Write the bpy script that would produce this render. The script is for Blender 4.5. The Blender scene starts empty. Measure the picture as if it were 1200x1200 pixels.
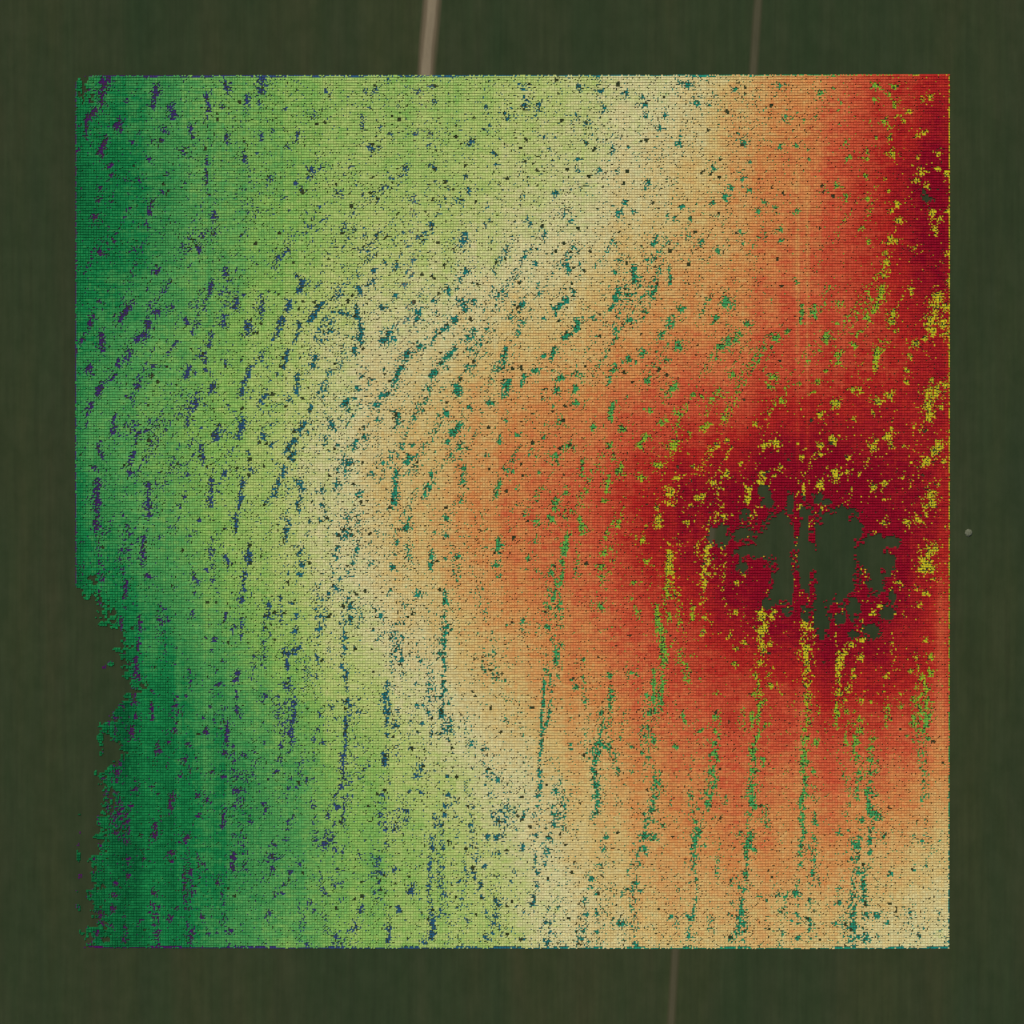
import bpy, bmesh, math
import numpy as np
from mathutils import Vector, noise as mnoise
scene = bpy.context.scene
# Bare patches of the upper layer, read off in blocks of 300 picture units
# (x, y, radius) spots or (x0, y0, x1, y1, radius) streaks, quarter units.
BARE = {
(0,0):[(500,365,470,440,22),(480,440,475,500,12),(440,520,405,560,14),(405,560,400,630,11),(495,650,465,715,16),(730,410,725,440,18),(720,450,715,500,14),(590,470,12),(540,590,18),(560,555,565,610,10),(800,495,810,540,18),(650,630,12),(620,665,10),(715,660,12),(755,655,15),(770,600,18),(890,590,900,640,13),(965,440,980,520,12),(970,550,10),(1050,390,1065,420,18),(1160,450,1158,490,13),(1035,500,12),(860,710,18),(965,740,968,860,9),(1060,630,1065,660,14),(1145,745,18),(700,745,10),(515,775,14),(600,845,11),(650,845,10),(520,820,13),(790,815,10),(470,880,12),(455,940,12),(440,1015,18),(760,900,12),(710,940,700,1000,13),(690,1050,13),(860,865,8),(1005,1000,1000,1020,18),(1000,1090,20),(950,1105,21),(935,1165,21),(500,1140,11),(470,1180,18),(625,1170,11),(365,700,10),(370,590,8)],
(300,0):[(25,380,30,420,24),(15,480,12),(270,550,16),(195,620,190,660,10),(75,610,14),(25,630,16),(20,655,10),(150,690,10),(5,720,8),(135,510,12),(330,430,14),(560,420,16),(515,425,12),(620,380,12),(760,430,14),(825,400,12),(830,480,12),(500,540,500,600,9),(535,510,8),(580,600,14),(635,620,640,650,12),(540,690,22),(575,690,10),(750,630,12),(815,625,16),(815,680,10),(1005,665,18),(1080,505,14),(1160,530,12),(1180,555,14),(1070,605,12),(1090,585,8),(265,800,24),(305,790,14),(245,830,14),(190,860,16),(65,840,16),(60,870,10),(130,930,8),(385,905,16),(300,970,14),(245,1060,18),(230,1090,10),(235,1000,8),(155,1175,16),(60,980,10),(695,800,18),(635,840,14),(600,835,8),(590,885,13),(615,870,10),(545,910,14),(570,950,8),(740,920,16),(745,945,14),(840,790,12),(815,775,8),(840,850,10),(900,885,12),(945,935,14),(970,940,8),(985,830,12),(1000,890,14),(1120,725,12),(1125,770,10),(820,1055,16),(790,1090,10),(760,1115,16),(565,1100,16),(510,1105,12),(510,1065,8),(970,1130,24),(980,1095,12),(1075,1055,10),(450,1075,12),(365,1130,12),(645,1130,12),(715,1155,10),(490,1170,14)],
(600,0):[(55,410,16),(60,490,16),(55,455,10),(130,490,14),(130,515,10),(110,545,12),(10,535,12),(315,410,16),(430,505,16),(425,525,10),(410,365,14),(415,430,14),(300,540,12),(360,580,14),(535,440,14),(610,455,14),(620,490,12),(630,545,16),(790,390,14),(825,395,16),(870,485,18),(1050,425,14),(920,490,10),(150,645,10),(180,710,10),(345,670,10),(470,710,16),(475,690,8),(545,690,10),(310,745,12),(310,800,14),(490,800,12),(350,870,14),(410,800,14),(640,860,18),(625,880,12),(720,540,12),(690,600,16),(785,640,14),(780,675,16),(1085,670,20),(1065,630,8),(945,790,14),(1115,760,10),(1085,840,12),(1020,880,16),(1000,920,22),(945,950,14),(1110,890,16),(1180,950,14),(1155,990,14),(530,950,16),(500,1000,20),(570,1000,14),(240,1000,14),(280,1035,12),(205,900,14),(55,900,10),(75,1030,14),(85,1055,10),(150,1100,12),(485,1145,14),(665,1140,18),(680,1105,10),(825,1105,14),(890,1135,16),(765,1025,16),(730,1010,10),(965,1180,14),(1075,1095,10),(1185,1115,12),(700,1180,10),(310,1180,14),(800,970,12),(1080,1145,8)],
(900,0):[(590,410,14),(500,405,14),(535,420,8),(570,445,10),(590,490,18),(500,470,10),(300,415,10),(240,435,14),(340,480,8),(55,405,12),(325,525,10),(220,550,10),(330,585,8),(85,555,16),(140,525,8),(165,565,8),(540,570,16),(655,525,12),(630,565,14),(600,545,8),(570,605,12),(565,650,12),(505,645,10),(720,470,12),(760,460,14),(730,625,14),(690,640,12),(580,725,18),(465,710,14),(460,745,12),(365,675,12),(380,740,14),(180,710,8),(195,745,8),(55,690,12),(130,685,12),(700,740,10),(795,720,12),(710,800,20),(695,850,14),(740,875,14),(790,795,14),(720,820,10),(835,815,14),(450,825,14),(500,870,10),(550,845,8),(325,870,16),(360,920,12),(365,945,8),(465,935,10),(600,960,20),(610,1035,18),(575,990,12),(770,1000,18),(800,1025,12),(835,990,12),(775,1075,14),(785,1095,8),(470,1135,12),(570,1130,22),(600,1130,16),(550,1190,14),(680,1170,14),(30,975,12),(40,1000,8),(130,990,14),(55,1080,14),(440,1070,10),(560,895,8),(60,1130,12)],
(0,300):[(735,50,730,80,14),(690,155,12),(625,215,560,300,14),(470,215,14),(430,270,420,325,13),(740,265,20),(805,240,16),(920,240,12),(870,300,875,320,14),(690,310,685,380,18),(680,365,640,390,20),(475,370,475,440,18),(610,440,590,480,18),(555,490,550,510,12),(415,525,20),(475,600,460,650,16),(545,550,520,580,8),(430,690,405,740,12),(400,780,400,800,8),(900,360,14),(990,360,980,420,12),(965,460,960,530,10),(940,470,12),(890,520,870,570,12),(910,550,12),(830,400,790,450,7),(715,515,14),(650,580,640,620,13),(615,670,14),(590,655,10),(700,560,12),(540,740,530,780,10),(540,800,525,830,14),(650,820,635,870,12),(690,820,12),(700,770,10),(625,920,610,980,12),(605,1010,18),(465,860,460,920,10),(480,940,14),(440,990,13),(455,1060,450,1190,20),(695,1070,690,1180,16),(735,1070,12),(920,680,890,720,18),(885,740,875,800,12),(960,700,10),(940,890,950,970,13),(875,1020,14),(1050,1010,1045,1040,14),(1020,800,1010,850,20),(990,1050,985,1170,14),(1015,1110,12),(860,1130,14),(1055,60,1060,90,14),(990,130,980,190,13),(1110,210,1105,240,22),(1050,280,1045,320,14),(1165,320,1155,370,22),(1140,185,12),(1000,600,985,640,18),(930,640,10),(1170,520,1160,560,14),(1150,580,1130,650,14),(1060,500,1050,520,10),(1140,770,1115,850,18),(1180,1005,20),(1140,1050,1120,1180,13),(1060,700,10),(845,1180,12)],
(300,300):[(30,200,20,280,18),(190,95,10),(220,120,205,165,20),(155,215,150,255,18),(310,220,245,310,14),(120,300,95,380,16),(205,320,185,400,14),(345,355,18),(310,400,16),(280,385,12),(480,150,495,180,14),(465,215,480,290,15),(390,265,460,285,14),(490,320,490,400,18),(430,380,8),(700,140,14),(655,185,14),(590,245,16),(765,260,755,290,22),(710,300,14),(655,330,14),(620,370,600,400,24),(640,390,18),(835,210,18),(845,350,825,420,10),(895,160,18),(960,110,16),(985,75,18),(950,150,10),(960,210,980,250,20),(1020,215,20),(940,290,930,310,16),(895,330,880,350,18),(1140,185,16),(1190,285,14),(555,70,14),(605,35,12),(660,20,660,60,10),(540,125,20),(730,90,12),(150,440,130,530,10),(25,480,18),(35,450,12),(280,470,265,520,13),(460,430,465,460,12),(200,550,190,640,14),(120,590,10),(155,675,20),(50,650,20,680,14),(20,720,10),(720,450,700,480,22),(770,430,18),(680,520,640,610,16),(620,640,590,660,18),(570,700,24),(500,560,16),(540,580,10),(480,620,16),(530,600,10),(430,680,410,700,14),(435,720,12),(460,670,10),(1000,390,26),(1080,350,14),(1020,350,14),(930,440,870,500,16),(840,540,825,570,18),(815,620,14),(890,525,12),(1000,530,12),(940,640,26),(940,610,18),(870,625,8),(1120,520,14),(1170,440,1160,500,18),(1180,590,1165,650,18),(1100,690,18),(1000,710,12),(890,740,16),(850,750,10),(670,740,665,790,16),(655,800,12),(570,775,12),(400,765,14),(345,770,360,810,13),(260,700,255,730,10),(235,780,205,810,16),(240,830,10),(180,860,140,920,16),(175,930,165,950,18),(130,990,125,1030,13),(105,1055,85,1120,16),(50,1160,16),(200,1060,215,1090,20),(205,1120,200,1190,14),(310,1100,16),(310,1170,16),(40,850,14),(70,890,12),(75,790,10),(325,860,16),(380,890,12),(430,970,30),(385,1000,20),(460,965,12),(380,1050,375,1090,12),(510,850,20),(475,860,455,910,11),(545,1030,14),(590,970,12),(490,1110,480,1130,14),(730,890,14),(715,940,710,970,18),(655,1000,650,1160,15),(820,1020,16),(800,1080,12),(960,800,920,830,20),(900,870,14),(950,890,10),(970,1000,965,1060,14),(960,1140,16),(1080,930,10),(1140,880,1145,840,10),(1170,770,14),(1165,1000,14),(1145,1050,1130,1130,10),(1110,1140,8),(350,540,12),(310,610,12),(315,660,12),(100,550,10)],
(600,300):[(110,35,14),(255,45,265,70,14),(240,45,10),(320,45,12),(510,25,16),(480,70,12),(570,60,570,120,18),(635,20,10),(630,65,12),(735,50,740,130,9),(495,160,490,200,18),(480,230,460,250,12),(560,180,14),(670,150,650,200,13),(1000,200,995,230,22),(960,290,950,310,14),(790,250,20),(750,300,740,320,22),(555,300,20),(625,260,14),(620,290,12),(380,290,14),(490,355,18),(490,380,12),(310,310,300,340,20),(270,370,240,385,13),(45,230,20),(10,285,10),(130,180,10),(260,200,220,240,14),(290,170,10),(205,280,200,240,9),(150,295,10),(205,430,190,470,13),(150,470,14),(120,540,100,540,12),(60,560,45,600,12),(230,570,24),(300,550,18),(210,630,18),(145,660,14),(300,610,290,640,14),(300,690,20),(215,780,18),(150,850,12),(780,425,24),(720,490,14),(615,450,18),(545,480,18),(580,500,10),(480,525,470,540,16),(460,560,455,600,10),(670,520,10),(635,580,20),(700,370,20),(1020,400,32),(1060,370,18),(980,430,20),(1110,320,16),(1035,555,16),(960,475,12),(1180,430,14),(1160,470,1150,500,12),(1110,520,12),(770,610,740,630,13),(725,650,14),(640,720,12),(850,650,12),(890,660,14),(970,630,14),(780,740,16),(710,690,8),(475,690,460,760,15),(540,660,10),(520,810,20),(385,800,18),(270,890,20),(205,940,22),(455,890,18),(700,780,18),(720,770,10),(600,880,620,850,16),(650,850,8),(760,890,30),(920,790,900,810,14),(835,830,12),(960,890,18),(930,910,12),(1010,865,12),(1140,790,12),(1180,885,18),(690,980,20),(610,1040,20),(510,980,500,1020,16),(455,1030,440,1110,11),(430,1150,12),(330,960,330,1030,9),(205,1140,200,1190,18),(250,1110,14),(745,1110,26),(770,1040,16),(740,1160,14),(680,1180,12),(940,1060,20),(900,1120,870,1140,14),(1000,1030,20),(1110,1090,1100,1150,16),(1175,1030,22),(1165,1060,18),(1065,975,12),(850,985,10),(830,1170,12),(20,840,14),(5,1010,12),(125,1010,10),(80,930,10),(90,910,8),(250,1080,10)],
(900,300):[(545,90,18),(550,20,545,40,10),(530,150,525,190,18),(510,230,490,260,14),(465,285,20),(410,375,12),(430,350,10),(400,420,14),(580,280,22),(575,310,18),(600,350,12),(670,150,670,180,8),(790,190,785,230,26),(765,290,760,310,20),(830,240,18),(820,320,26),(750,340,12),(780,270,22),(830,370,16),(845,130,14),(690,410,20),(735,390,14),(665,470,14),(650,540,12),(650,590,10),(510,430,500,530,14),(520,460,10),(525,400,8),(540,445,8),(330,225,20),(325,320,10),(275,370,270,400,18),(240,440,10),(185,490,12),(325,460,18),(325,500,18),(270,540,12),(230,590,12),(210,640,10),(145,600,10),(215,240,210,270,16),(160,230,155,320,9),(90,355,14),(30,380,25),(15,430,10),(30,570,20),(5,610,14),(60,680,18),(5,740,10),(400,625,16),(315,690,20),(240,740,14),(570,655,20),(510,680,22),(540,650,8),(490,735,10),(755,650,30),(750,700,26),(745,760,16),(790,640,24),(830,610,18),(810,710,12),(765,580,10),(400,768,10),(300,860,22),(245,890,18),(240,930,14),(135,880,8),(40,880,24),(5,885,10),(555,850,26),(570,880,16),(575,815,12),(490,900,22),(500,870,12),(740,960,22),(800,890,24),(790,910,20),(825,965,10),(770,910,14),(635,890,8),(680,800,10),(670,970,8),(320,1020,26),(370,1010,14),(240,1070,22),(375,950,14),(490,1080,18),(545,1070,20),(540,1140,8),(635,1030,10),(55,990,14),(30,1030,12),(165,1070,165,1130,8),(150,1180,10),(800,1070,10),(760,1120,26),(770,1160,22),(740,1170,14),(160,945,10),(130,125,12)],
(0,600):[(450,30,450,70,18),(590,65,10),(595,100,24),(580,130,10),(615,155,10),(670,120,665,250,14),(665,220,18),(690,300,16),(360,95,8),(575,285,10),(590,320,585,400,12),(585,450,10),(470,320,10),(465,370,465,450,7),(565,500,565,550,8),(545,600,10),(650,490,655,560,8),(650,590,645,640,9),(635,690,635,760,14),(640,770,20),(565,860,12),(625,830,625,890,11),(570,910,8),(525,930,14),(535,965,12),(635,960,14),(620,1010,615,1060,13),(550,1180,20),(710,900,710,970,8),(710,840,6),(815,1025,16),(870,860,8),(825,905,10),(890,740,890,820,8),(815,715,10),(825,640,6),(790,515,10),(905,490,14),(910,300,12),(915,330,20),(915,380,12),(965,270,10),(820,355,8),(795,75,10),(840,30,10),(910,75,14),(890,115,10),(935,40,10),(745,120,10),(700,15,14),(580,10,10),(1105,15,1105,80,12),(1055,210,1070,245,13),(1165,190,1165,230,18),(1150,290,1130,420,14),(1060,470,1050,520,8),(1100,540,14),(1130,500,1130,600,8),(1000,600,12),(990,650,10),(1045,610,8),(965,590,10),(1045,700,8),(1115,750,1105,790,16),(1020,740,8),(1030,810,14),(990,845,14),(985,915,10),(955,970,8),(965,1030,16),(1105,840,1110,940,8),(880,1090,12),(1065,1000,1060,1090,12),(1055,1130,16),(860,1165,18),(740,1120,20),(730,1090,10),(785,1080,8),(1135,1140,12)],
(300,600):[(150,40,18),(140,80,140,130,14),(130,150,10),(255,45,12),(300,40,12),(215,180,14),(200,195,18),(210,245,16),(210,290,16),(150,290,8),(240,110,12),(430,30,20),(420,100,30),(445,110,14),(380,165,12),(370,210,18),(365,280,12),(390,310,12),(440,285,14),(340,385,14),(380,360,14),(270,370,8),(300,410,12),(570,90,14),(540,140,10),(535,240,12),(720,30,12),(705,70,22),(705,160,14),(660,140,16),(650,200,10),(645,260,18),(630,370,14),(760,390,18),(835,100,10),(825,180,820,270,11),(890,25,14),(890,110,14),(890,215,10),(945,210,18),(950,285,10),(1135,130,1135,180,15),(1130,250,16),(1135,300,10),(890,370,885,420,15),(880,460,12),(885,540,24),(880,600,20),(865,660,18),(885,725,14),(870,760,10),(60,430,60,500,14),(65,575,10),(190,490,16),(170,425,12),(180,560,16),(135,640,140,660,16),(190,650,24),(150,740,10),(155,780,14),(145,820,20),(180,890,22),(165,970,22),(150,1040,20),(120,1100,14),(110,1165,20),(40,860,16),(30,890,10),(35,1080,10),(300,490,12),(300,550,16),(295,620,8),(285,680,12),(290,710,8),(285,770,12),(430,410,14),(440,450,16),(440,500,20),(400,520,14),(425,590,14),(430,640,8),(420,735,425,770,12),(425,820,10),(425,890,20),(420,960,420,1080,9),(410,1150,18),(350,910,14),(300,960,10),(295,1020,12),(310,1080,10),(370,970,8),(485,880,10),(490,940,12),(560,460,10),(585,485,16),(550,560,12),(575,590,14),(695,440,12),(705,490,10),(690,590,12),(655,560,10),(685,690,14),(770,700,12),(660,640,10),(605,860,605,940,16),(610,1000,12),(650,1000,14),(615,1050,12),(600,1140,610,1180,18),(755,905,16),(790,905,10),(750,800,8),(780,990,14),(760,1030,12),(770,1190,12),(885,830,14),(905,900,10),(900,980,20),(915,1020,22),(870,1040,16),(905,1070,10),(1015,1080,14),(1075,1110,16),(1060,1170,8),(1175,880,10),(1175,980,12),(1075,740,12),(1170,790,8),(1175,530,8),(1060,360,8)],
(600,600):[(180,30,20),(110,50,18),(110,140,14),(320,30,325,90,15),(260,110,240,200,15),(225,230,10),(75,220,12),(65,270,8),(185,290,16),(190,250,10),(240,280,8),(175,370,16),(225,430,14),(170,450,18),(165,540,20),(55,510,14),(60,565,14),(230,620,14),(210,650,205,710,16),(160,670,10),(160,740,14),(150,790,145,910,9),(140,930,138,1050,7),(140,1090,10),(215,770,12),(330,690,12),(330,770,10),(300,820,14),(275,1090,275,1110,9),(415,440,18),(415,260,20),(415,300,12),(430,190,20),(460,170,16),(435,120,10),(500,50,16),(610,130,18),(635,230,14),(685,40,22),(685,70,14),(740,190,740,290,18),(730,320,725,400,11),(680,440,675,560,11),(730,490,18),(715,560,12),(570,330,12),(560,410,10),(710,620,720,700,11),(665,740,665,900,10),(705,750,700,920,12),(455,770,14),(465,840,460,920,14),(420,990,14),(440,1010,12),(410,1090,26),(440,1100,14),(405,1130,18),(380,1170,10),(640,940,18),(640,1010,20),(640,1150,12),(565,1100,12),(770,1100,14),(610,1130,10),(800,940,810,990,8),(880,1030,12),(880,780,8),(950,960,16),(950,1020,14),(945,1080,18),(940,1130,20),(960,850,8),(915,170,18),(915,230,18),(910,290,16),(905,340,10),(820,50,12),(845,440,845,500,10),(900,490,14),(895,560,16),(880,430,8),(845,660,10),(990,20,16),(1050,330,12),(1085,290,10),(1045,470,12),(1175,480,20),(1165,550,22),(1170,630,18),(1090,610,14),(1020,580,12),(1050,640,10),(1160,710,16),(1140,760,14),(1135,850,14),(1180,890,14),(1125,940,1125,1000,11),(1185,1000,14),(1135,1110,1130,1160,12),(1180,1160,16),(1040,710,10)],
(900,600):[(740,10,14),(715,45,14),(690,30,16),(650,50,18),(540,50,14),(780,170,18),(750,200,20),(735,240,34),(770,270,24),(710,270,16),(720,220,16),(775,315,12),(695,360,12),(610,330,18),(575,360,10),(740,380,12),(710,440,12),(520,440,14),(490,470,16),(440,510,10),(435,550,10),(440,600,14),(435,680,14),(385,620,14),(340,680,330,700,16),(360,660,10),(330,770,12),(400,770,16),(400,740,10),(370,830,16),(435,880,14),(330,850,14),(365,935,14),(410,935,10),(325,890,10),(320,940,10),(315,990,8),(430,970,14),(430,1030,22),(490,1060,16),(420,1080,14),(415,1150,16),(480,1110,16),(485,1170,16),(190,540,22),(215,580,10),(185,630,18),(180,680,20),(185,740,14),(200,790,10),(180,870,16),(170,880,10),(165,930,8),(185,990,18),(180,1060,16),(225,1080,16),(180,1170,14),(180,1120,10),(15,490,18),(25,460,12),(10,620,12),(5,760,14),(10,810,14),(5,990,8),(760,680,16),(760,750,16),(665,745,12),(690,680,12),(740,600,10),(685,880,18),(680,960,14),(670,990,14),(690,820,10),(745,830,14),(740,890,740,1000,16),(750,1060,10),(615,850,10),(615,910,10),(575,970,8),(550,770,12),(480,890,12),(655,1050,8)],
(0,900):[(550,20,18),(545,60,14),(480,50,8),(480,120,20),(535,115,10),(630,65,10),(635,100,14),(710,90,8),(605,180,12),(555,160,8),(555,215,14),(595,250,14),(540,300,18),(725,265,725,325,13),(810,130,795,200,14),(845,40,12),(925,130,12),(965,150,16),(930,225,16),(1055,190,1045,280,12),(995,15,12),(1045,40,14),(1115,40,14),(1105,110,18),(1095,180,14),(870,330,18),(840,350,8),(800,400,18),(800,440,10),(1105,320,12),(1095,410,1090,480,16),(1175,250,14),(1160,400,6),(890,490,16),(950,445,12),(960,490,8),(1020,540,12),(595,430,14),(600,510,14),(470,370,10),(440,430,8),(435,490,8),(540,545,14),(530,600,16),(525,660,14),(470,690,18),(475,730,16),(515,740,12),(455,780,14),(425,805,14),(410,820,8),(720,590,16),(715,640,14),(700,680,6),(795,710,18),(825,660,8),(655,720,10),(590,765,8),(575,815,14),(900,770,16),(895,800,10),(975,780,12),(1015,770,8),(1075,770,20),(1075,825,14),(950,700,14),(900,550,8)],
(300,900):[(95,15,16),(235,55,14),(270,50,10),(150,95,10),(190,95,8),(400,10,14),(400,90,16),(370,130,12),(380,180,20),(410,180,12),(340,220,14),(370,255,10),(330,290,10),(340,330,30),(330,360,24),(370,380,14),(45,185,18),(150,250,16),(150,290,10),(85,360,16),(75,420,28),(75,470,20),(145,340,10),(155,490,14),(205,455,14),(135,550,12),(120,590,10),(85,590,12),(60,680,16),(250,635,14),(270,675,12),(315,530,12),(320,580,14),(380,480,18),(370,550,14),(405,540,8),(490,410,14),(510,340,8),(580,425,12),(580,490,22),(570,540,14),(580,570,14),(645,475,16),(570,610,10),(495,650,490,680,11),(460,750,20),(430,770,10),(375,790,18),(440,825,10),(625,700,12),(670,660,18),(620,750,620,810,14),(630,820,8),(590,35,14),(595,130,16),(575,165,10),(580,215,18),(580,265,12),(645,290,14),(620,360,8),(755,40,16),(770,10,12),(770,110,14),(720,110,8),(705,200,12),(705,250,10),(895,40,12),(900,130,16),(890,180,18),(885,220,14),(870,270,14),(840,270,10),(825,330,14),(830,370,18),(820,440,10),(730,575,24),(750,465,10),(880,540,12),(880,590,16),(820,620,12),(820,690,16),(830,710,14),(820,770,18),(790,820,14),(865,660,865,700,10),(1000,715,14),(1010,270,12),(1085,320,14),(1075,80,8),(1135,60,14),(1135,200,10),(1130,250,8),(1130,330,16),(1135,400,16),(1075,460,16),(1055,550,18),(1060,610,16),(1130,640,18),(1130,690,18),(1115,730,10),(1110,775,12),(1075,800,18),(1130,505,12),(1195,530,8),(955,530,10),(240,830,10)],
(600,900):[(130,40,14),(125,120,18),(120,180,12),(110,220,14),(205,110,18),(190,180,12),(200,220,16),(190,265,18),(180,330,16),(160,390,18),(155,450,14),(120,490,12),(115,550,12),(100,600,14),(90,640,12),(50,675,12),(50,375,16),(10,490,10),(55,230,10),(60,200,8),(45,800,14),(165,725,16),(175,660,10),(165,820,20),(180,770,10),(215,650,12),(390,20,14),(395,80,18),(390,135,16),(440,325,12),(430,380,14),(420,460,18),(370,520,16),(370,560,14),(405,590,14),(340,620,10),(345,690,16),(330,760,16),(325,800,14),(325,830,10),(400,720,12),(510,730,20),(580,825,16),(560,15,12),(690,20,14),(690,70,16),(680,130,18),(670,190,16),(620,210,12),(625,250,12),(620,320,20),(660,320,20),(705,270,12),(615,380,20),(600,450,12),(580,540,14),(600,575,10),(540,570,12),(520,590,10),(660,250,8),(930,20,20),(930,80,20),(910,120,16),(890,140,10),(870,190,14),(860,250,18),(870,290,18),(855,330,18),(840,380,8),(860,410,12),(850,460,16),(900,360,10),(825,700,12),(830,790,16),(820,840,16),(740,700,10),(780,570,10),(1130,20,22),(1125,80,20),(1120,130,22),(1140,180,18),(1115,215,14),(1120,320,28),(1100,370,26),(1100,420,12),(1090,490,18),(1080,570,20),(1080,620,14),(1080,690,20),(1080,730,16),(1080,770,14),(1085,800,12),(1025,540,14),(1030,630,10),(1030,690,10),(1030,800,16),(1195,620,8),(1155,600,8),(1130,380,14)],
(900,900):[(165,20,14),(215,20,12),(175,70,14),(215,90,10),(180,125,18),(215,150,8),(165,190,12),(165,240,12),(220,210,220,260,10),(170,300,14),(210,320,12),(160,360,12),(150,400,14),(150,450,10),(205,380,18),(200,430,12),(205,490,8),(140,530,14),(135,590,22),(145,640,8),(140,690,12),(140,730,8),(140,795,14),(195,710,14),(195,760,10),(200,800,8),(50,595,14),(85,600,12),(60,675,10),(70,780,14),(55,830,8),(110,715,8),(425,20,18),(425,50,16),(415,100,18),(420,135,14),(480,20,18),(475,65,12),(475,110,20),(495,130,14),(480,190,14),(505,225,30),(440,245,14),(475,290,20),(480,330,16),(410,360,24),(470,350,16),(540,320,12),(395,420,14),(475,400,14),(470,460,16),(420,490,16),(450,500,14),(400,520,10),(395,590,20),(450,595,18),(450,540,12),(335,565,14),(335,630,18),(385,645,14),(390,690,18),(460,640,14),(460,685,14),(390,740,18),(385,800,20),(420,790,16),(460,800,22),(510,790,12),(400,835,12),(320,730,12),(325,820,8),(515,695,16),(555,725,14),(335,305,18),(575,490,12),(740,455,10),(735,130,12),(720,345,8),(680,320,12),(710,785,10),(685,480,8),(500,20,12)],
}
S = 0.32                                     # metres per picture unit
def WX(px): return (np.asarray(px, float) - 600.0) * S
def WY(py): return (600.0 - np.asarray(py, float)) * S
rng = np.random.default_rng(11)

# ------------------------------------------------------------------ helpers
def vnoise(h, w, ch, cw, seed):
    """smooth value noise, cell ch x cw samples, range 0..1"""
    r = np.random.default_rng(seed)
    gh, gw = int(h / ch) + 3, int(w / cw) + 3
    g = r.random((gh, gw))
    y = np.arange(h) / ch; x = np.arange(w) / cw
    yi = y.astype(int); xi = x.astype(int)
    fy = (y - yi); fx = (x - xi)
    fy = (fy * fy * (3 - 2 * fy))[:, None]; fx = (fx * fx * (3 - 2 * fx))[None, :]
    a = g[np.ix_(yi, xi)]; b = g[np.ix_(yi, xi + 1)]
    c = g[np.ix_(yi + 1, xi)]; d = g[np.ix_(yi + 1, xi + 1)]
    return (a * (1 - fx) + b * fx) * (1 - fy) + (c * (1 - fx) + d * fx) * fy

def blur(a, s):
    k = np.exp(-0.5 * (np.arange(-int(3 * s), int(3 * s) + 1) / s) ** 2); k /= k.sum()
    n = len(k) // 2
    p = np.pad(a, n, mode='edge')
    p = np.apply_along_axis(lambda m: np.convolve(m, k, 'valid'), 0, p)
    return np.apply_along_axis(lambda m: np.convolve(m, k, 'valid'), 1, p)

# ------------------------------------------------------------------ elevation (0..1) of the land
EX = [90, 150, 200, 300, 400, 500, 600, 700, 800, 900, 1000, 1050, 1110]
EY = [90, 200, 300, 400, 500, 600, 700, 800, 900, 1000, 1110]
EV = np.array([
 [.07, .13, .20, .28, .325, .35, .385, .44, .515, .64, .805, .87, .895],
 [.04, .10, .17, .27, .330, .37, .410, .48, .580, .70, .83, .92, .97],
 [.05, .10, .18, .27, .370, .43, .470, .55, .645, .73, .84, .92, .95],
 [.10, .18, .23, .33, .455, .53, .590, .65, .730, .79, .85, .88, .90],
 [.14, .22, .26, .35, .490, .61, .690, .78, .870, .90, .91, .91, .905],
 [.10, .17, .24, .36, .500, .64, .750, .85, .950, 1.0, 1.01, .96, .90],
 [.03, .10, .18, .33, .460, .59, .700, .80, .890, .98, .99, .94, .87],
 [.02, .05, .09, .24, .385, .50, .630, .73, .820, .89, .92, .91, .85],
 [.02, .05, .07, .18, .300, .39, .520, .64, .750, .79, .80, .77, .71],
 [.02, .04, .05, .16, .275, .35, .430, .60, .680, .72, .67, .63, .57],
 [.02, .04, .07, .20, .300, .34, .390, .55, .580, .61, .55, .52, .48]])
step = 4
LX = np.arange(0, 1201, step); LY = np.arange(0, 1201, step)
_a = np.array([np.interp(LX, EX, r) for r in EV])
LAND = np.array([np.interp(LY, EY, _a[:, i]) for i in range(len(LX))]).T
LAND = blur(LAND, 6)
LAND = LAND + .05 * np.clip((LAND - .87) / .07, 0, 1) - .012 * np.exp(-((LAND - .78) / .08) ** 2)
def land(px, py):
    px = np.clip(np.asarray(px, float), 0, 1199.9) / step; py = np.clip(np.asarray(py, float), 0, 1199.9) / step
    xi = px.astype(int); yi = py.astype(int); fx = px - xi; fy = py - yi
    return ((LAND[yi, xi] * (1 - fx) + LAND[yi, xi + 1] * fx) * (1 - fy)
            + (LAND[yi + 1, xi] * (1 - fx) + LAND[yi + 1, xi + 1] * fx) * fy)
RELIEF = 3.0
def ground_z(px, py): return land(px, py) * RELIEF

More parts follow.
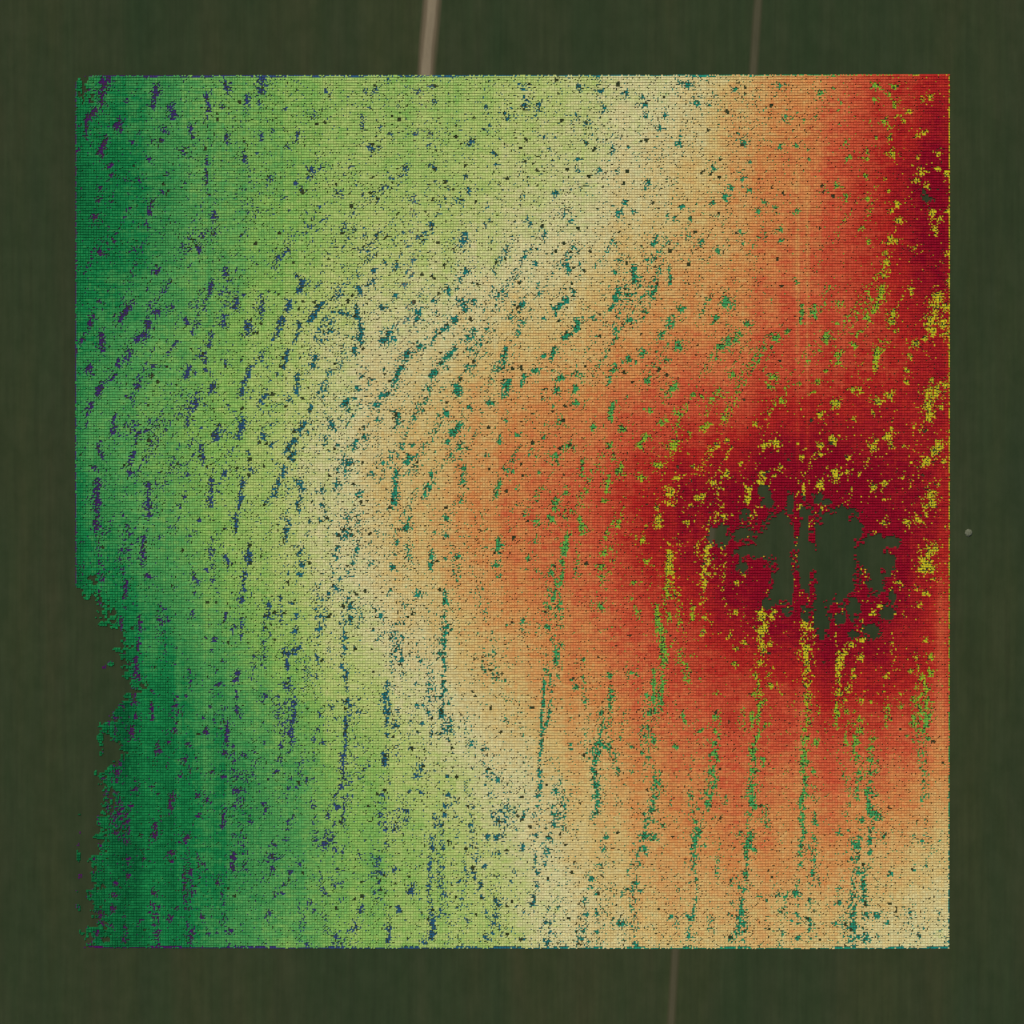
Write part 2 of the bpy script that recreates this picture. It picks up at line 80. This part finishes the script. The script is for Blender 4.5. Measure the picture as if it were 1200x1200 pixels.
# ------------------------------------------------------------------ materials
def srgb(h):
    c = [int(h[i:i + 2], 16) / 255 for i in (0, 2, 4)]
    return tuple((x / 12.92 if x <= .04045 else ((x + .055) / 1.055) ** 2.4) for x in c) + (1.0,)
def new_mat(name):
    m = bpy.data.materials.new(name); m.use_nodes = True
    nt = m.node_tree; b = nt.nodes['Principled BSDF']
    b.inputs['Roughness'].default_value = .9
    b.inputs['Specular IOR Level'].default_value = .15
    return m, nt, b
def ramp(nt, stops, interp='LINEAR'):
    r = nt.nodes.new('ShaderNodeValToRGB'); r.color_ramp.interpolation = interp
    e = r.color_ramp.elements
    while len(e) > 1: e.remove(e[-1])
    for i, (p, c) in enumerate(stops):
        el = e[0] if i == 0 else e.new(p)
        el.position = p; el.color = c
    return r
def mapped_noise(nt, scale, ns, detail=3, rough=.5, dist=0):
    tc = nt.nodes.new('ShaderNodeTexCoord'); mp = nt.nodes.new('ShaderNodeMapping')
    mp.inputs['Scale'].default_value = scale
    nt.links.new(tc.outputs['Object'], mp.inputs['Vector'])
    n = nt.nodes.new('ShaderNodeTexNoise'); n.inputs['Scale'].default_value = ns
    n.inputs['Detail'].default_value = detail; n.inputs['Roughness'].default_value = rough
    n.inputs['Distortion'].default_value = dist
    nt.links.new(mp.outputs['Vector'], n.inputs['Vector'])
    return n
def mix(nt, fac, a, b, mode='MIX'):
    m = nt.nodes.new('ShaderNodeMix'); m.data_type = 'RGBA'; m.blend_type = mode
    for s, v in ((m.inputs[0], fac), (m.inputs[6], a), (m.inputs[7], b)):
        if hasattr(v, 'is_linked'): nt.links.new(v, s)
        else: s.default_value = v
    return m.outputs[2]

RDYLGN = ['006837', '1a9850', '66bd63', 'a6d96a', 'dbeb88', 'fff5b2', 'fddc8a', 'fdae61', 'f46d43', 'd73027', 'a50026']
VIRIDIS = ['5c005f', '482878', '3e4a89', '31688e', '26828e', '1f9e89', '35b779', '6ece58', 'b5de2b', 'f0df25', 'fde725']
def scale_mat(name, cmap, gain):
    m, nt, b = new_mat(name)
    at = nt.nodes.new('ShaderNodeAttribute'); at.attribute_name = 'elevation'
    st = [(i / 10, tuple(x * gain for x in srgb(c)[:3]) + (1,)) for i, c in enumerate(cmap)]
    r = ramp(nt, st); nt.links.new(at.outputs['Fac'], r.inputs['Fac'])
    n = mapped_noise(nt, (1, 1, 1), 1.3, 2)
    g = ramp(nt, [(.32, (.74, .74, .74, 1)), (.68, (1, 1, 1, 1))]); nt.links.new(n.outputs['Fac'], g.inputs['Fac'])
    nt.links.new(mix(nt, 1.0, r.outputs['Color'], g.outputs['Color'], 'MULTIPLY'), b.inputs['Base Color'])
    return m

def field_colour(nt):
    """dark crop seen from the air: soft streaks along the drill rows and blotches"""
    a = mapped_noise(nt, (1, .10, 1), .055, 4, .55)
    ra = ramp(nt, [(.30, srgb('28341d')), (.46, srgb('2d371d')), (.58, srgb('32371f')), (.72, srgb('38371f'))])
    nt.links.new(a.outputs['Fac'], ra.inputs['Fac'])
    c = mapped_noise(nt, (1, .16, 1), .02, 4, .6)
    rc = ramp(nt, [(.32, srgb('1f321b')), (.5, srgb('2d3720')), (.66, srgb('37391f'))])
    nt.links.new(c.outputs['Fac'], rc.inputs['Fac'])
    base = mix(nt, .5, ra.outputs['Color'], rc.outputs['Color'])
    f = mapped_noise(nt, (1, .045, 1), .55, 3, .6)
    rf = ramp(nt, [(.3, (.90, .90, .90, 1)), (.7, (1.09, 1.09, 1.09, 1))]); nt.links.new(f.outputs['Fac'], rf.inputs['Fac'])
    base = mix(nt, 1.0, base, rf.outputs['Color'], 'MULTIPLY')
    d = mapped_noise(nt, (1, .7, 1), .16, 3, .6)
    rd = ramp(nt, [(.3, (.84, .90, .84, 1)), (.7, (1.11, 1.07, 1.12, 1))]); nt.links.new(d.outputs['Fac'], rd.inputs['Fac'])
    return mix(nt, 1.0, base, rd.outputs['Color'], 'MULTIPLY')
m_field, nt, b = new_mat('dark_crop')
nt.links.new(field_colour(nt), b.inputs['Base Color'])

def track_mat(name, core, side, strength):
    m, nt, b = new_mat(name)
    at = nt.nodes.new('ShaderNodeAttribute'); at.attribute_name = 'across'
    n = mapped_noise(nt, (1, .06, 1), .35, 3, .6)
    # |across| plus a little wandering noise
    ab = nt.nodes.new('ShaderNodeMath'); ab.operation = 'ABSOLUTE'; nt.links.new(at.outputs['Fac'], ab.inputs[0])
    ml = nt.nodes.new('ShaderNodeMath'); ml.operation = 'MULTIPLY_ADD'; ml.inputs[1].default_value = .34; ml.inputs[2].default_value = -.17
    nt.links.new(n.outputs['Fac'], ml.inputs[0])
    ad = nt.nodes.new('ShaderNodeMath'); ad.operation = 'ADD'; nt.links.new(ab.outputs[0], ad.inputs[0]); nt.links.new(ml.outputs[0], ad.inputs[1])
    k = ramp(nt, [(.22, (1, 1, 1, 1)), (.42, (.35, .35, .35, 1)), (.62, (.1, .1, .1, 1)), (.8, (0, 0, 0, 1))], 'EASE')
    nt.links.new(ad.outputs[0], k.inputs['Fac'])
    k2 = ramp(nt, [(.35, (1, 1, 1, 1)), (.85, (0, 0, 0, 1))], 'EASE'); nt.links.new(ad.outputs[0], k2.inputs['Fac'])
    p = mapped_noise(nt, (1, .25, 1), .22, 3, .6)
    rp = ramp(nt, [(.3, tuple(x * .8 for x in core[:3]) + (1,)), (.7, tuple(x * 1.12 for x in core[:3]) + (1,))]); nt.links.new(p.outputs['Fac'], rp.inputs['Fac'])
    s2 = nt.nodes.new('ShaderNodeMath'); s2.operation = 'MULTIPLY'; s2.inputs[1].default_value = strength
    nt.links.new(k2.outputs['Color'], s2.inputs[0])
    s1 = nt.nodes.new('ShaderNodeMath'); s1.operation = 'MULTIPLY'; s1.inputs[1].default_value = strength if strength < 1 else 1
    nt.links.new(k.outputs['Color'], s1.inputs[0])
    col = mix(nt, s2.outputs[0], field_colour(nt), side)
    nt.links.new(mix(nt, s1.outputs[0], col, rp.outputs['Color']), b.inputs['Base Color'])
    return m

# ------------------------------------------------------------------ objects
col = scene.collection
def link_obj(name, mesh, mat=None, parent=None):
    o = bpy.data.objects.new(name, mesh); col.objects.link(o)
    if mat: mesh.materials.append(mat)
    if parent: o.parent = parent
    return o
def quad_mesh(name, V, fattr=None):
    """V: (n,4,3) unshared quads"""
    n = len(V); me = bpy.data.meshes.new(name)
    me.vertices.add(n * 4); me.vertices.foreach_set('co', V.astype(np.float32).ravel())
    me.loops.add(n * 4); me.loops.foreach_set('vertex_index', np.arange(n * 4, dtype=np.int32))
    me.polygons.add(n); me.polygons.foreach_set('loop_start', np.arange(0, n * 4, 4, dtype=np.int32))
    if fattr is not None:
        a = me.attributes.new('elevation', 'FLOAT', 'FACE'); a.data.foreach_set('value', fattr.astype(np.float32))
    me.update(calc_edges=True)
    return me
def grid_mesh(name, X, Y, Z):
    h, w = X.shape; me = bpy.data.meshes.new(name)
    me.vertices.add(h * w); me.vertices.foreach_set('co', np.stack([X, Y, Z], -1).astype(np.float32).ravel())
    i = np.arange(h * w).reshape(h, w)
    f = np.stack([i[:-1, :-1], i[1:, :-1], i[1:, 1:], i[:-1, 1:]], -1).reshape(-1, 4)
    n = len(f)
    me.loops.add(n * 4); me.loops.foreach_set('vertex_index', f.astype(np.int32).ravel())
    me.polygons.add(n); me.polygons.foreach_set('loop_start', np.arange(0, n * 4, 4, dtype=np.int32))
    me.polygons.foreach_set('use_smooth', np.ones(n, bool))
    me.update(calc_edges=True)
    return me

# the field: one sheet, fine in the middle, reaching far out
fine = np.arange(-100, 1301, 10.0)
far = np.array([300, 700, 1500, 4000, 12000.0])
gx = np.concatenate([-100 - far[::-1], fine, 1300 + far])
PX, PY = np.meshgrid(gx, gx)
o = link_obj('field', grid_mesh('field', WX(PX), WY(PY), ground_z(PX, PY)), m_field)
o['kind'] = 'structure'

def track(name, pts, half, mat):
    pts = np.array(pts, float)
    ys = np.arange(pts[0, 1], pts[-1, 1] + .1, 12.0)
    xs = np.interp(ys, pts[:, 1], pts[:, 0])
    ac = np.linspace(-1, 1, 13)
    X = xs[:, None] + ac[None, :] * half; Y = np.repeat(ys[:, None], 13, 1)
    me = grid_mesh(name, WX(X), WY(Y), ground_z(X, Y) + .02)
    a = me.attributes.new('across', 'FLOAT', 'POINT'); a.data.foreach_set('value', np.tile(ac, len(ys)).astype(np.float32))
    o = link_obj(name, me, mat); o['kind'] = 'structure'
    return o
track('dirt_track', [(545, -500), (506.5, 0), (499, 88), (470, 420)], 15.5,
      track_mat('pale_soil', srgb('7d7058'), srgb('4a3f2c'), 1.0))
track('tractor_trail', [(942, -500), (888.5, 0), (882, 90), (800, 1000), (792, 1112), (786, 1200), (752, 1700)], 8.5,
      track_mat('worn_soil', srgb('544e3a'), srgb('403a27'), .5))

# ------------------------------------------------------------------ the colour-graded survey map
N = 328                                      # rows and columns of cells, one metre apart
X0, X1, Y0, Y1 = 87.6, 1112.4, 87.6, 1112.0
px_p = (X1 - X0) / N; py_p = (Y1 - Y0) / N
R2 = N * 2                                   # half cells
ci = np.arange(R2)
gapy = .25
# columns: gap between neighbours differs from one column to the next
gapx = np.clip(rng.normal(.12, .03, N + 1), .03, .20)
# half-cell edges in cell units; every cell sits a little differently in its place
gxc = np.clip(gapx[None, :N] + rng.normal(0, .075, (N, N)) + (vnoise(N, N, 5, 3, 61) - .5) * .10, .01, .34)
gyc = np.clip(gapy + rng.normal(0, .06, (N, N)) + (vnoise(N, N, 2, 6, 62) - .5) * .13, .08, .45)
offy = (vnoise(N, N, 1, 5, 63) - .5) * .12
gx2 = np.repeat(np.repeat(gxc, 2, 0), 2, 1); gy2 = np.repeat(np.repeat(gyc, 2, 0), 2, 1); oy2 = np.repeat(np.repeat(offy, 2, 0), 2, 1)
JJ, II = np.meshgrid(ci, ci)
xa = np.where(JJ % 2 == 0, JJ / 2.0 + gx2 / 2, JJ / 2.0)
xb = np.where(JJ % 2 == 1, (JJ + 1) / 2.0 - gx2 / 2, (JJ + 1) / 2.0)
ya = np.where(II % 2 == 0, II / 2.0 + gy2 / 2, II / 2.0) + oy2
yb = np.where(II % 2 == 1, (II + 1) / 2.0 - gy2 / 2, (II + 1) / 2.0) + oy2
cxp = X0 + (ci + .5) / 2 * px_p; cyp = Y0 + (ci + .5) / 2 * py_p
CX, CY = np.meshgrid(cxp, cyp)
T = land(CX, CY)
rep = lambda a: np.repeat(np.repeat(a, 2, 0), 2, 1)

# colour grain: per cell, short runs along a row, streaks along the drill rows
grain = rep(rng.normal(0, .011, (N, N)))
runs = (vnoise(R2, R2, 2, 9, 5) - .5) * .045
drill = (vnoise(R2, R2, 160, 3, 6) - .5) * .030 + (vnoise(R2, R2, 260, 12, 7) - .5) * .04
patch = (vnoise(R2, R2, 14, 10, 8) - .5) * .035
for (x, w, ya_, yb_, d) in ((934, 2.2, 190, 560, -.045), (946, 1.8, 230, 620, -.035), (560, 2, 150, 420, -.02), (586, 2, 330, 620, .02), (667, 2.5, 600, 780, -.025),
                            (938, 2.5, 790, 1000, -.03), (1102, 6, 640, 860, -.05), (240, 3, 700, 980, .03), (208, 3, 760, 1080, .025), (170, 3, 720, 1060, .03), (262, 4, 860, 1100, -.035), (437, 8, 960, 1100, -.035), (330, 2, 88, 500, -.03), (245, 2, 88, 400, -.02)):
    drill += d * np.exp(-((CX - x) / w) ** 2) / (1 + np.exp(-(CY - ya_) / 15)) / (1 + np.exp((CY - yb_) / 15))
TC = T + grain + runs + drill + patch

# bare patches
STREAKS = [(662, 625, 648, 700, 4), (648, 700, 640, 850, 3), (636, 850, 632, 960, 3.5), (632, 960, 625, 1060, 3),
 (784, 640, 782, 700, 4), (778, 700, 770, 780, 4.5), (768, 780, 768, 925, 4.5), (765, 925, 748, 1015, 4),
 (829, 640, 827, 690, 4.5), (838, 840, 836, 930, 4), (833, 930, 815, 1000, 4.5), (815, 1000, 812, 1100, 3),
 (896, 715, 892, 765, 6.5), (885, 780, 884, 900, 5), (882, 900, 878, 990, 5.5), (875, 990, 868, 1095, 4.5),
 (947, 730, 945, 800, 6), (945, 800, 943, 920, 5), (941, 920, 937, 1000, 4), (951, 980, 950, 1090, 3),
 (985, 765, 982, 850, 5), (1003, 850, 1006, 920, 6), (1018, 890, 1020, 960, 4.5), (1004, 980, 998, 1100, 5), (1014, 1010, 1010, 1105, 4.5),
 (1083, 800, 1072, 850, 4), (1086, 820, 1086, 850, 4.5), (704, 835, 700, 930, 4.5), (700, 880, 697, 960, 3.5),
 (520, 720, 520, 860, 3.5), (424, 600, 418, 660, 4), (405, 700, 404, 1000, 2.5), (342, 760, 340, 880, 4.5), (450, 800, 452, 850, 3.5),
 (582, 1050, 583, 1095, 4), (508, 980, 505, 1100, 4), (445, 1010, 443, 1050, 4.5), (1100, 345, 1090, 390, 6), (1092, 450, 1086, 490, 7), (1086, 645, 1080, 668, 8), (1095, 520, 1088, 535, 5)]
BARE[(-1, 0)] = [tuple(4 * v for v in st[:4]) + (4 * st[4] * .85,) for st in STREAKS]
D = np.zeros((R2, R2)); DS = np.zeros((R2, R2))
WANDER = (vnoise(R2, R2, 34, 60, 81) - .5) * 10 + (vnoise(R2, R2, 9, 30, 82) - .5) * 5
sx, sy = px_p / 2, py_p / 2
for (ox, oy), items in BARE.items():
    for it in items:
        if len(it) == 3: x0 = x1 = it[0]; y0 = y1 = it[1]; r = it[2]
        else: x0, y0, x1, y1, r = it
        x0, x1, y0, y1, r = max(ox, 0) + x0 / 4, max(ox, 0) + x1 / 4, oy + y0 / 4, oy + y1 / 4, max(r / 4, 2.0)
        m = r * 3.6
        ja = max(0, int((min(x0, x1) - m - X0) / sx)); jb = min(R2, int((max(x0, x1) + m - X0) / sx) + 1)
        ia = max(0, int((min(y0, y1) - m - Y0) / sy)); ib = min(R2, int((max(y0, y1) + m - Y0) / sy) + 1)
        if ja >= jb or ia >= ib: continue
        gx_, gy_ = CX[ia:ib, ja:jb], CY[ia:ib, ja:jb]
        tgt = D
        if ox < 0: gx_ = gx_ + WANDER[ia:ib, ja:jb]; tgt = DS
        dx, dy = x1 - x0, y1 - y0; L = dx * dx + dy * dy
        u = 0 if L == 0 else np.clip(((gx_ - x0) * dx + (gy_ - y0) * dy) / L, 0, 1)
        d2 = (gx_ - x0 - u * dx) ** 2 + (gy_ - y0 - u * dy) ** 2
        tgt[ia:ib, ja:jb] = np.maximum(tgt[ia:ib, ja:jb], np.maximum(1.05 * np.exp(-d2 / (r * r * 1.45)), .44 * np.exp(-d2 / (r * r * 5.5))))
def vn_at(u, v, seed):
    g = np.random.default_rng(seed).random((400, 400))
    u = u + 60; v = v + 60
    ui = np.floor(u).astype(int); vi = np.floor(v).astype(int); fu = u - ui; fv = v - vi
    fu = fu * fu * (3 - 2 * fu); fv = fv * fv * (3 - 2 * fv)
    ui %= 399; vi %= 399
    return (g[vi, ui] * (1 - fu) + g[vi, ui + 1] * fu) * (1 - fv) + (g[vi + 1, ui] * (1 - fu) + g[vi + 1, ui + 1] * fu) * fv
lean = np.clip(640 - CY, 0, 420)
phi = CX - .55 * lean - .06 * (CY - 640) * (CY > 640)
drift = .6 * vn_at(phi / 13.0, CY / 60.0, 71) + .4 * vn_at(phi / 6.0, CY / 24.0, 72)
upper = np.clip((CY - 150) / 150, .25, 1)
D = np.maximum(D, .54 * upper * np.where(T > .9, .75, 1.0) * np.clip((drift - .57) / .20, 0, 1))
broken = .55 * vn_at(CX / 7.0, CY / 17.0, 83) + .45 * vn_at(CX / 3.5, CY / 6.0, 84)
D = np.maximum(D, DS * np.clip(.70 + 1.6 * (broken - .5), .1, 1.0))
white = rng.random((R2, R2)); soft = vnoise(R2, R2, 2.2, 2.2, 21)
nz = .62 * white + .38 * soft
damp = np.interp(T, [.05, .12, .3, .5, .8, .88], [1.06, .92, .90, .97, 1.04, 1.10])
bare = D * damp + (nz - .5) * 1.35 > .64
# loose single gaps everywhere, more of them on the paler middle ground
mid = np.exp(-((T - .48) / .24) ** 2)
dens = (.020 + .050 * mid) * (.35 + 1.3 * vnoise(R2, R2, 22, 16, 22))
loose = rng.random((R2, R2)) < dens
bare |= loose
# small round gaps through both layers
through = np.zeros((R2, R2), bool)
for k in range(1250):
    x, y = rng.uniform(X0, X1), rng.uniform(Y0, Y1)
    t = float(land(x, y))
    if rng.random() > .08 + .92 * math.exp(-((t - .48) / .2) ** 2): continue
    r = rng.uniform(1.0, 2.5)
    j = int((x - X0) / sx); i = int((y - Y0) / sy)
    ia, ib, ja, jb = max(0, i - 3), min(R2, i + 4), max(0, j - 3), min(R2, j + 4)
    q = ((CX[ia:ib, ja:jb] - x) ** 2 + (CY[ia:ib, ja:jb] - y) ** 2) < (r * (.7 + .6 * rng.random((ib - ia, jb - ja)))) ** 2
    through[ia:ib, ja:jb] |= q
through |= (loose & (rng.random((R2, R2)) < .45))

# places the survey missed altogether: the hollow in the red, the torn left side
def zoomed(lst, ox, oy, k): return [(ox + a / k, oy + b_ / k, c / k, d / k) for a, b_, c, d in lst]
hol = zoomed([(570, 470, 62, 235), (955, 490, 82, 92), (735, 420, 120, 165), (745, 590, 120, 165), (690, 700, 75, 70), (415, 400, 100, 145), (440, 660, 66, 110), (310, 440, 50, 70), (210, 380, 52, 48), (80, 390, 46, 58), (22, 390, 26, 50),
              (240, 480, 80, 42), (200, 572, 32, 30), (410, 740, 56, 42), (350, 785, 34, 30), (660, 850, 46, 112), (330, 130, 34, 34), (345, 195, 34, 34), (640, 165, 28, 32), (690, 190, 24, 20),
              (960, 480, 70, 86), (1065, 425, 52, 34), (980, 630, 54, 92), (1045, 560, 44, 62), (850, 820, 32, 64), (1070, 760, 27, 52), (1040, 840, 42, 42), (950, 945, 54, 42), (850, 965, 32, 20), (770, 880, 32, 42),
              (560, 330, 30, 140), (568, 640, 44, 92), (570, 500, 60, 120), (800, 265, 70, 40), (215, 260, 30, 30), (480, 200, 22, 60), (860, 350, 40, 60), (570, 850, 24, 36), (460, 830, 28, 30), (990, 400, 26, 26)], 830, 550, 5)
F = np.full((R2, R2), -9.0)
FB = F.copy()
for k, (cx, cy, rx, ry) in enumerate(hol):
    e = 1 - ((CX - cx) / rx) ** 2 - ((CY - cy) / ry) ** 2
    F = np.maximum(F, e)
    if k < 7: FB = np.maximum(FB, e)
rag = (vnoise(R2, R2, 3.0, 4.5, 31) - .5) * 1.3 + (rep(vnoise(N, N, 1.1, 1.3, 33)) - .5) * 1.7
F = np.maximum(F, -3)
hole = (F + rag * 1.2 > .22) | (FB + rag * .6 > .06) | (FB > .32)
fringe = (F > -1.6) & (F * .6 + (rep(vnoise(N, N, 1.2, 1.5, 32)) - .5) * 1.9 + (rep(rng.random((N, N))) - .5) * 1.7 > .34)
hole |= fringe
hole |= np.repeat(rng.random((R2, N)), 2, 1) < np.clip(.50 * (F + .75), 0, .5) * (.4 + 1.1 * vnoise(R2, R2, 6, 8, 34))
for (a, b_, c, d, pr) in ((499, 531, 140, 385, .97), (500, 532, 385, 600, .28), (498, 530, 600, 790, .95), (583, 622, 270, 432, .9), (588, 615, 600, 780, .9), (531, 560, 700, 790, .6)):
    z = (CX > 830 + a / 5) & (CX < 830 + b_ / 5) & (CY > 550 + c / 5) & (CY < 550 + d / 5)
    hole &= ~(z & (rep(rng.random((N, N))) < pr))
for (cx, cy, r) in ((1085, 230, 7), (1079, 224, 4), (1090, 220, 3), (1092, 235, 3), (1083, 505, 3), (898, 555, 3)):
    hole |= (((CX - cx) ** 2 + (CY - cy) ** 2) < r * r) & (soft > .5)
ly = [88, 92, 110, 122, 130, 688, 692, 700, 715, 725, 733, 740, 750, 770, 780, 790, 800, 812, 816, 825, 835, 845, 852, 858, 866, 880, 892, 898, 906, 915, 925, 945, 955, 965, 980, 992, 1000, 1010, 1025, 1035, 1050, 1065, 1080, 1095, 1103, 1112]
lx = [101, 102, 100, 96, 84, 84, 97, 106, 115, 118, 121, 137, 138, 134, 140, 145, 149, 155, 142, 140, 130, 127, 117, 115, 128, 138, 139, 125, 113, 112, 113, 112, 107, 108, 113, 113, 106, 104, 101, 103, 103, 106, 104, 101, 97, 103]
edge = np.interp(CY, ly, lx) + ((vnoise(R2, R2, 2.2, 14, 41) - .5) * 15 + (vnoise(R2, R2, 6, 9, 42) - .5) * 9 + 3 + 13 * rep(rng.random((N, N))) ** 3) * (CY > 684) + (rep(rng.random((N, N))) - .5) * 5 * ((CY > 684) | (CY < 128))
torn = CX < edge
isl = ((92, 100, 4, 10), (92, 112, 4, 14), (91, 121, 4, 8), (101, 696, 5, 7), (121, 781, 3, 3), (129, 778, 4, 3), (117, 865, 4, 6), (118, 878, 3, 8), (92, 977, 2, 2.5), (91, 990, 2, 2), (91.5, 1003, 3, 7), (93, 1027, 2, 5), (91, 1042, 3, 5), (90, 1066, 4, 6), (95, 1093, 3, 3), (93, 955, 1.5, 1.5), (99, 1112, 2, 2), (116, 848, 2, 2), (124, 854, 2, 1.5))
for (cx, cy, rx, ry) in isl:
    torn &= ~((((CX - cx) / rx) ** 2 + ((CY - cy) / ry) ** 2 < 1) & (rep(rng.random((N, N))) < .72))
for (cx, cy, rx, ry) in ((108, 680, 6, 8), (132, 722, 5, 9), (130, 938, 4, 16), (134, 925, 5, 5), (122, 1085, 5, 5), (120, 1040, 3, 4), (168, 803, 5, 5), (124, 1102, 5, 4), (122, 955, 8, 3), (140, 974, 9, 1.8), (138, 900, 3, 3), (107, 115, 3, 6)):
    torn |= (((CX - cx) / rx) ** 2 + ((CY - cy) / ry) ** 2 < 1) & (soft > .42)
purple_isl = ((91, 990), (91, 1042), (93, 1027), (92, 977), (121, 781))
for x, y in purple_isl: bare |= ((CX - x) ** 2 + (CY - y) ** 2) < 12
gone = hole | torn
# the outer rim: the upper layer stops short and frays, the lower one runs on
rim = np.zeros((R2, R2), bool)
rim[0, :] = rng.random(R2) < np.where(cxp > 1000, .3, .75); rim[-1, :] = rng.random(R2) < .8; rim[:, -1] = rng.random(R2) < .72; rim[:, 0] = rng.random(R2) < .8
rim[1, :] |= (cxp < 980) & (vnoise(1, R2, 1, 14, 51)[0] > .62) & (rng.random(R2) < .8)
rim[-2, :] |= (vnoise(1, R2, 1, 14, 52)[0] > .55) & (rng.random(R2) < .8)
bare |= rim; through &= ~rim

top = ~(bare | through | gone)
low = bare & ~through & ~gone
low &= ~((rng.random((R2, R2)) < np.where(T > .84, .20, .16)) & ~rim)
topN = rep(rng.random((N, N)))

def blocks(mask, zt, tval, floor, foot=False):
    """little blocks with tops at zt, walls down to the floor where a side is open"""
    V = []; A = []
    I, J = np.nonzero(mask)
    xl, xr = WX(X0 + xa[I, J] * px_p), WX(X0 + xb[I, J] * px_p)
    yt, yb_ = WY(Y0 + ya[I, J] * py_p), WY(Y0 + yb[I, J] * py_p)
    z = zt[I, J]; f = floor[I, J]; t = tval[I, J]
    q = lambda *p: np.stack([np.stack(c, -1) for c in p], 1)
    V.append(q((xl, yb_, z), (xr, yb_, z), (xr, yt, z), (xl, yt, z))); A.append(t)
    pad = np.pad(mask, 1)
    nb = lambda di, dj: pad[I + 1 + di, J + 1 + dj]
    s = (I % 2 == 0) | ~nb(-1, 0)
    V.append(q((xr, yt, z), (xr, yt, f), (xl, yt, f), (xl, yt, z))[s]); A.append(t[s])
    s = (I % 2 == 1) | ~nb(1, 0)
    V.append(q((xl, yb_, z), (xl, yb_, f), (xr, yb_, f), (xr, yb_, z))[s]); A.append(t[s])
    s = (J % 2 == 0) | ~nb(0, -1)
    V.append(q((xl, yt, z), (xl, yt, f), (xl, yb_, f), (xl, yb_, z))[s]); A.append(t[s])
    s = (J % 2 == 1) | ~nb(0, 1)
    V.append(q((xr, yb_, z), (xr, yb_, f), (xr, yt, f), (xr, yt, z))[s]); A.append(t[s])
    if foot:                                     # a shallow foot joining each block to the next
        cl, cr = WX(X0 + J / 2 * px_p), WX(X0 + (J + 1) / 2 * px_p)
        ct, cb = WY(Y0 + I / 2 * py_p), WY(Y0 + (I + 1) / 2 * py_p)
        fz = f + .11
        V.append(q((cl, cb, fz), (cr, cb, fz), (cr, ct, fz), (cl, ct, fz))); A.append(t)
    return np.concatenate(V), np.concatenate(A)

GZ = ground_z(CX, CY)
floor = GZ - .06
mapo = bpy.data.objects.new('survey_map', None); col.objects.link(mapo)
mapo['label'] = 'dotted survey map graded green through cream to dark red, laid square on dark field'
mapo['category'] = 'survey map'
V, A = blocks(top, GZ + .36 + .12 * topN, np.clip(TC, 0, 1), floor, True)
o = link_obj('canopy_layer', quad_mesh('canopy_layer', V, A), scale_mat('green_to_red_scale', RDYLGN, .745), mapo)
o['label'] = 'upper layer of dots, green to cream to red'
lj = np.interp(T, [0, .08, .2, .3, .4, .5, .75, .86, .95, 1.05], [0, .04, .15, .25, .38, .48, .67, .79, .96, 1.0])
lj = np.clip(lj + rng.normal(0, .02, (R2, R2)), 0, 1)
V, A = blocks(low, GZ + .09 + .06 * topN, lj, floor)
o = link_obj('bare_soil_layer', quad_mesh('bare_soil_layer', V, A), scale_mat('violet_to_yellow_scale', VIRIDIS, .72), mapo)
o['label'] = 'violet, blue, teal and yellow flecks in the gaps of the upper layer'

# ------------------------------------------------------------------ a pale stone in the crop beyond the right edge
def boulder(px, py, r):
    bm = bmesh.new()
    bmesh.ops.create_icosphere(bm, subdivisions=4, radius=1.0)
    for v in bm.verts:
        n = mnoise.noise(v.co * 1.6 + Vector((3, 1, 7))) * .22 + mnoise.noise(v.co * 4.0) * .09
        v.co *= 1 + n
        v.co.z *= .4
        v.co *= r
    me = bpy.data.meshes.new('pale_boulder'); bm.to_mesh(me); bm.free()
    for p in me.polygons: p.use_smooth = True
    m, nt, b = new_mat('weathered_stone')
    n = mapped_noise(nt, (1, 1, 1), 2.2, 5, .65)
    rr = ramp(nt, [(.3, srgb('4b4f3a')), (.7, srgb('6e6f5a'))]); nt.links.new(n.outputs['Fac'], rr.inputs['Fac'])
    nt.links.new(rr.outputs['Color'], b.inputs['Base Color'])
    o = link_obj('pale_boulder', me, m)
    o.location = (float(WX(px)), float(WY(py)), float(ground_z(px, py)) + .1 * r)
    return o
o = boulder(1134.5, 624.5, 1.35)
o['label'] = 'small pale grey boulder alone in the dark crop, beside the right edge of the map'
o['category'] = 'boulder'

# ------------------------------------------------------------------ light
SUN_EL, SUN_AZ = 52.0, -28.0                 # azimuth clockwise from the top of the picture
el, az = math.radians(SUN_EL), math.radians(SUN_AZ)
w = bpy.data.worlds.new('World'); scene.world = w; w.use_nodes = True
sky = w.node_tree.nodes.new('ShaderNodeTexSky'); sky.sky_type = 'NISHITA'; sky.sun_disc = False
sky.sun_elevation = el; sky.sun_rotation = az
bg = w.node_tree.nodes['Background']; w.node_tree.links.new(sky.outputs['Color'], bg.inputs['Color']); bg.inputs['Strength'].default_value = .07
sl = bpy.data.lights.new('sun', 'SUN'); sl.energy = 3.4; sl.angle = math.radians(.5); sl.color = (1, .96, .90)
so = bpy.data.objects.new('sun', sl); col.objects.link(so)
dirv = Vector((math.sin(az) * math.cos(el), math.cos(az) * math.cos(el), math.sin(el)))
so.rotation_euler = dirv.to_track_quat('Z', 'Y').to_euler()

# ------------------------------------------------------------------ camera, straight down from the air
H = 1000.0
cam = bpy.data.cameras.new('camera'); cam.sensor_width = 36; cam.lens = 18 / (600 * S / H)
cam.clip_start = 1; cam.clip_end = 20000
co = bpy.data.objects.new('camera', cam); col.objects.link(co); co.location = (0, 0, H + 1.6)
scene.camera = co
vs = scene.view_settings; vs.view_transform = 'Standard'; vs.look = 'None'; vs.gamma = 1; vs.exposure = 0; vs.use_curve_mapping = False
